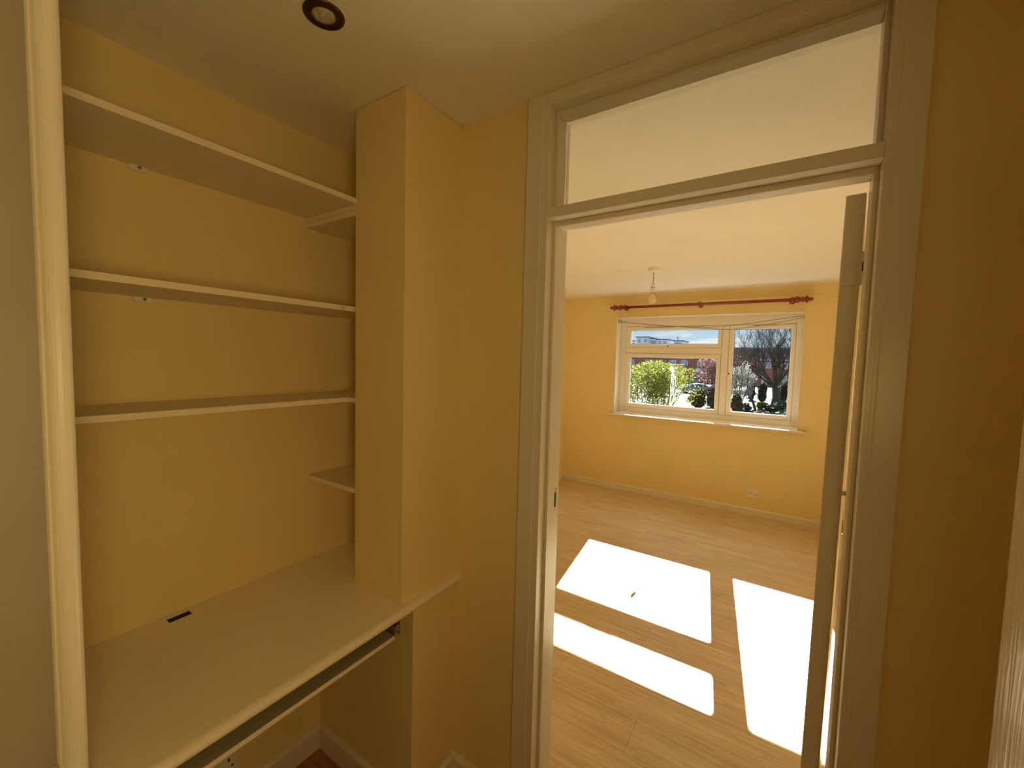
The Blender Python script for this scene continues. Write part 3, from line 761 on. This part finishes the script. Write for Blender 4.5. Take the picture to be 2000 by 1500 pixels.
for i, (x, y, r, h, lab) in enumerate(((-7.1, 44.6, .75, 2.05, 'dark rounded hedge bush low in the left pane, below the blue car'), (-5.95, 46.6, .85, 2.3, 'dark rounded hedge bush beside the sash edge, low in the left pane'), (-3.55, 42.6, .5, 1.7, 'dark bush at the lower left of the right pane'))):
    t = thing('hedge_bush', lab, 'shrub', (x, y, GZ)); leaves('foliage', (x, y, GZ + h / 2), (r, r, h / 2), 1500, .09, m_darkgreen, t, 40 + i, .5)
    bm = bmesh.new(); lathe(bm, [(r * .3, GZ), (r * .75, GZ + .3), (r * .8, GZ + h * .5), (r * .3, GZ + h * .9)], (x, y, 0), 'z', 12); obj('dense_core', bm, m_darkgreen, t)
for i, (x, y, r, h, m, lab) in enumerate(((-2.95, 44, .55, .9, m_bluegreen, 'blue-green rounded shrub low in the right pane'), (-1.9, 49, .45, .7, m_leafy, 'small yellow-green bush left of the leafless trunk'), (-0.9, 46, .6, .8, m_darkgreen, 'low dark bush in front of the leafless trunk'), (-0.1, 50, .6, .9, m_bluegreen, 'low shrub right of the leafless trunk'), (-8.9, 52, .6, .7, m_leafy, 'yellow-green garden bush between leafy tree and hedge'), (-14.2, 58, 1.4, 1.7, m_leafy, 'yellow-green bush to the left of the blue car'), (-17.5, 84, 2.2, 2.6, m_leafy, 'large green bush behind the leafy tree, before the houses'), (-13.6, 101.5, 1.4, 1.9, m_leafy, 'yellow-green bush beside the house porch'), (-24, 92, 3.2, 3.4, m_leafy, 'broad green tree before the leftmost brick house'))):
    t = thing('garden_bush', lab, 'shrub', (x, y, GZ)); leaves('foliage', (x, y, GZ + h / 2), (r, r, h / 2), 1400, .07 if r < 1 else .14, m, t, 60 + i, .5)
lt = thing('leaning_tree', 'slim bare trunk leaning left, beside the blossom shrub', 'tree', (-2.35, 48, GZ))
wood('trunk', [([Vector((-2.35, 48, GZ)), Vector((-2.6, 48, GZ + .8)), Vector((-2.95, 48, GZ + 1.6)), Vector((-3.0, 48, GZ + 2.4))], [.14, .11, .09, .04])], m_bark, lt, 7)
brl = []; rg = random.Random(77)
for k in range(5): branches((-2.95, 48, GZ + 1.6), (rg.uniform(-.3, .6), rg.uniform(-.2, .4), 1), 1.0, .05, 3, rg, brl)
wood('twig', brl, m_twig, lt, 3)

# brick terrace across the road
def house(x0, x1, y, label, porch=False, rendered=False, group=None):
    t = thing('terraced_house', label, 'house', ((x0 + x1) / 2, y, GZ))
    ze, zr, dp = 2.75, 5.35, 8.0
    mw = m_render if rendered else m_brick
    bm = bmesh.new(); box(bm, x0, x1, y, y + dp, GZ, ze); obj('wall', bm, mw, t)
    bm = bmesh.new(); prism(bm, [(y - .35, ze - .1), (y + dp / 2, zr), (y + dp + .35, ze - .1)], 'x', x0, x1); obj('roof', bm, m_slate, t)
    bm = bmesh.new(); box(bm, x0, x1, y - .42, y - .32, ze - .25, ze - .08); obj('gutter', bm, m_extw, t)
    wdt = x1 - x0
    for zc, hh in ((1.45, .65), (-1.35, .70)):
        for k, fx in enumerate((.22, .78)):
            if zc < 0 and k == 1: continue
            cx = x0 + wdt * fx
            bm = bmesh.new(); ring(bm, cx - .75, cx + .75, zc - hh, zc + hh, .12, y - .06, y + .02, 0); box(bm, cx - .05, cx + .05, y - .06, y + .02, zc - hh + .12, zc + hh - .12)
            f = obj('window', bm, m_extw, t)
            bm = bmesh.new(); box(bm, cx - .65, cx + .65, y - .02, y + .01, zc - hh + .1, zc + hh - .1); obj('pane', bm, m_pane, f)
    cx = x0 + wdt * .72
    bm = bmesh.new(); box(bm, cx - .5, cx + .5, y - .05, y + .02, GZ, GZ + 2.1); obj('front_door', bm, m_extw, t)
    if porch:
        bm = bmesh.new(); prism(bm, [(cx - 1.2, GZ + 2.3), (cx - 1.1, GZ + 2.75), (cx, GZ + 3.4), (cx + 1.1, GZ + 2.75), (cx + 1.2, GZ + 2.3)], 'y', y - 1.1, y); box(bm, cx - 1.15, cx - .95, y - 1.1, y - .9, GZ, GZ + 2.3); box(bm, cx + .95, cx + 1.15, y - 1.1, y - .9, GZ, GZ + 2.3)
        obj('porch', bm, m_extw, t)
    bm = bmesh.new(); box(bm, x0 + .3, x0 + 1.1, y + dp / 2 - .4, y + dp / 2 + .4, zr - .4, zr + .1); obj('chimney', bm, m_brick, t)
xs_h = [(-42, -34.5), (-34.5, -27), (-27, -21.6), (-21.6, -15.2), (-15.2, -8.5), (-8.5, -2), (-2, 5), (5, 12)]
labs = ['leftmost red brick terraced house across the road', 'red brick house behind the leafy tree, second from left', 'red brick house half hidden by the leafy tree, next to pale block', 'red brick house with a white gabled porch', 'red brick house behind the pink blossom tree', 'red brick house behind the white blossom shrub', 'red brick house behind the leafless tree', 'rightmost red brick house past the leafless tree']
for i, ((a, b), l) in enumerate(zip(xs_h, labs)):
    house(a, b, 105, l, porch=(i == 3))
gb = thing('garage_block', 'pale rendered flat-roofed block beside the porch house', 'building', (-21.2, 102, GZ))
bm = bmesh.new(); box(bm, -22.4, -19.6, 101, 104.9, GZ, .95); obj('wall', bm, m_render, gb)
bm = bmesh.new(); box(bm, -22.6, -19.4, 100.8, 104.9, .95, 1.15); obj('roof', bm, m_extw, gb)
# distant pale flats on the skyline
def flats(x0, x1, z1_, label, y=200):
    t = thing('apartment_block', label, 'building', ((x0 + x1) / 2, y, GZ))
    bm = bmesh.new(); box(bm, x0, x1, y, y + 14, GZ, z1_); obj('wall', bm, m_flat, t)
    bm = bmesh.new(); box(bm, x0 - .4, x1 + .4, y - .4, y + 14.4, z1_, z1_ + .35); obj('roof', bm, m_slate, t)
    n = max(2, int((x1 - x0) / 2.4)); me = None
    for r in range(2):
        for k in range(n):
            cx = x0 + (k + .5) * (x1 - x0) / n; cz = z1_ - 1.6 - r * 3.0
            if me is None:
                bm = bmesh.new(); box(bm, -.65, .65, -.06, .02, -.8, .8); me = bpy.data.meshes.new('window'); bmesh.ops.recalc_face_normals(bm, faces=bm.faces); bm.to_mesh(me); bm.free(); me.materials.append(m_pane)
            o = bpy.data.objects.new('window', me); C.objects.link(o); o.parent = t; o.location = (cx - (x0 + x1) / 2, 0, cz - GZ)
flats(-60.5, -54.9, 13.0, 'tallest pale apartment block on the skyline at left')
flats(-53.8, -51.9, 12.3, 'middle pale apartment block on the skyline', 201)
flats(-50.8, -46.2, 11.9, 'right pale apartment block on the skyline', 200)
flats(-66, -61.6, 11.3, 'lowest grey block at the left end of the skyline', 203)
flats(-44.2, -40.6, 11.4, 'small pale block right of the skyline gap', 204)
ms_ = thing('mast', 'thin dark mast on the skyline', 'mast', (-41.5, 199, GZ))
bm = bmesh.new(); tube(bm, [(-41.5, 199, GZ), (-41.5, 199, 13.3)], .14, 6); obj('pole', bm, m_slate, ms_)
bm = bmesh.new(); box(bm, -42.1, -40.9, 198.9, 199.1, 12.5, 12.7); obj('cross_bar', bm, m_slate, ms_)

# parked cars
def car(loc, rot, m, label):
    t = thing('car', label, 'car', loc)
    Mx = Matrix.Translation(loc) @ Matrix.Rotation(rot, 4, 'Z')
    def cp_(name, fn, mm, par=t, smooth=False):
        bm = bmesh.new(); fn(bm); bmesh.ops.transform(bm, matrix=Mx, verts=bm.verts); return obj(name, bm, mm, par, smooth)
    side = [(-2.0, .35), (-2.02, .75), (-1.9, .92), (-1.75, 1.0), (-1.3, 1.38), (-.4, 1.47), (.2, 1.42), (.85, 1.0), (1.6, .88), (1.98, .70), (2.02, .38)]
    def body(bm):
        prism(bm, side, 'y', -.84, .84)
        es = [e for e in bm.edges if abs(e.verts[0].co.y - e.verts[1].co.y) < .01]
        bmesh.ops.bevel(bm, geom=es, offset=.09, segments=2, affect='EDGES')
    b = cp_('body', body, m)
    def glassy(bm):
        for s in (-1, 1): prism(bm, [(-1.55, 1.02), (-1.2, 1.32), (-.4, 1.38), (.15, 1.34), (.65, 1.0)], 'y', s * .835, s * .850)
    cp_('side_window', glassy, m_carglass)
    def ws(bm):
        vs = [(.27, -.68, 1.42), (.27, .68, 1.42), (.90, .76, 1.03), (.90, -.76, 1.03)]
        a = [bm.verts.new(v) for v in vs]; c = [bm.verts.new((v[0] + .03, v[1], v[2] + .03)) for v in vs]
        bm.faces.new(a); bm.faces.new(c[::-1])
        for i in range(4): bm.faces.new((a[i], a[(i + 1) % 4], c[(i + 1) % 4], c[i]))
    cp_('windscreen', ws, m_carglass)
    for sx in (-1.25, 1.25):
        for s in (-1, 1):
            def wh(bm): lathe(bm, [(.10, s * .87), (.22, s * .875), (.31, s * .86), (.32, s * .80), (.32, s * .66), (.2, s * .65)], (sx, 0, .32), 'y', 16)
            cp_('wheel', wh, m_tyre)
    def hl(bm):
        for s in (-.62, .62): box(bm, 1.90, 2.03, s - .16, s + .16, .62, .76, .02)
    cp_('headlight', hl, m_extw)
car((-11.3, 67.0, GZ - .02), math.radians(205), m_carb, 'blue parked car seen between the leafy tree and the hedge')
car((-8.6, 71.5, GZ - .02), math.radians(190), m_carw, 'white parked car beyond the blue one')
car((-16.2, 96.0, GZ - .02), math.radians(190), m_carg, 'grey-green parked car near the brick house porch')

# ------------------------------------------------------------------ groups of repeats
GROUPS = {'shelf': 'long white wall shelves in the alcove', 'corner_shelf': 'small corner shelves beside the column', 'fixing_block': 'white fixing blocks under the shelves',
          'shelf_peg': 'pegs under the shelf ends', 'wall_socket': 'plug sockets', 'wire_bracket': 'hook brackets of the net-curtain wires', 'curtain_wire': 'net-curtain wires',
          'curtain_ring': 'rings left on the curtain pole', 'terraced_house': 'brick terraced houses across the road', 'apartment_block': 'pale apartment blocks on the skyline',
          'car': 'parked cars outside', 'garden_bush': 'garden bushes outside', 'evergreen_column': 'clipped evergreen columns by the road', 'hedge_bush': 'dark hedge bushes outside'}
for o in list(C.objects):
    if o.parent is None and 'category' in o:
        k = o.name.split('.')[0]
        if k in GROUPS: o['group'] = GROUPS[k]
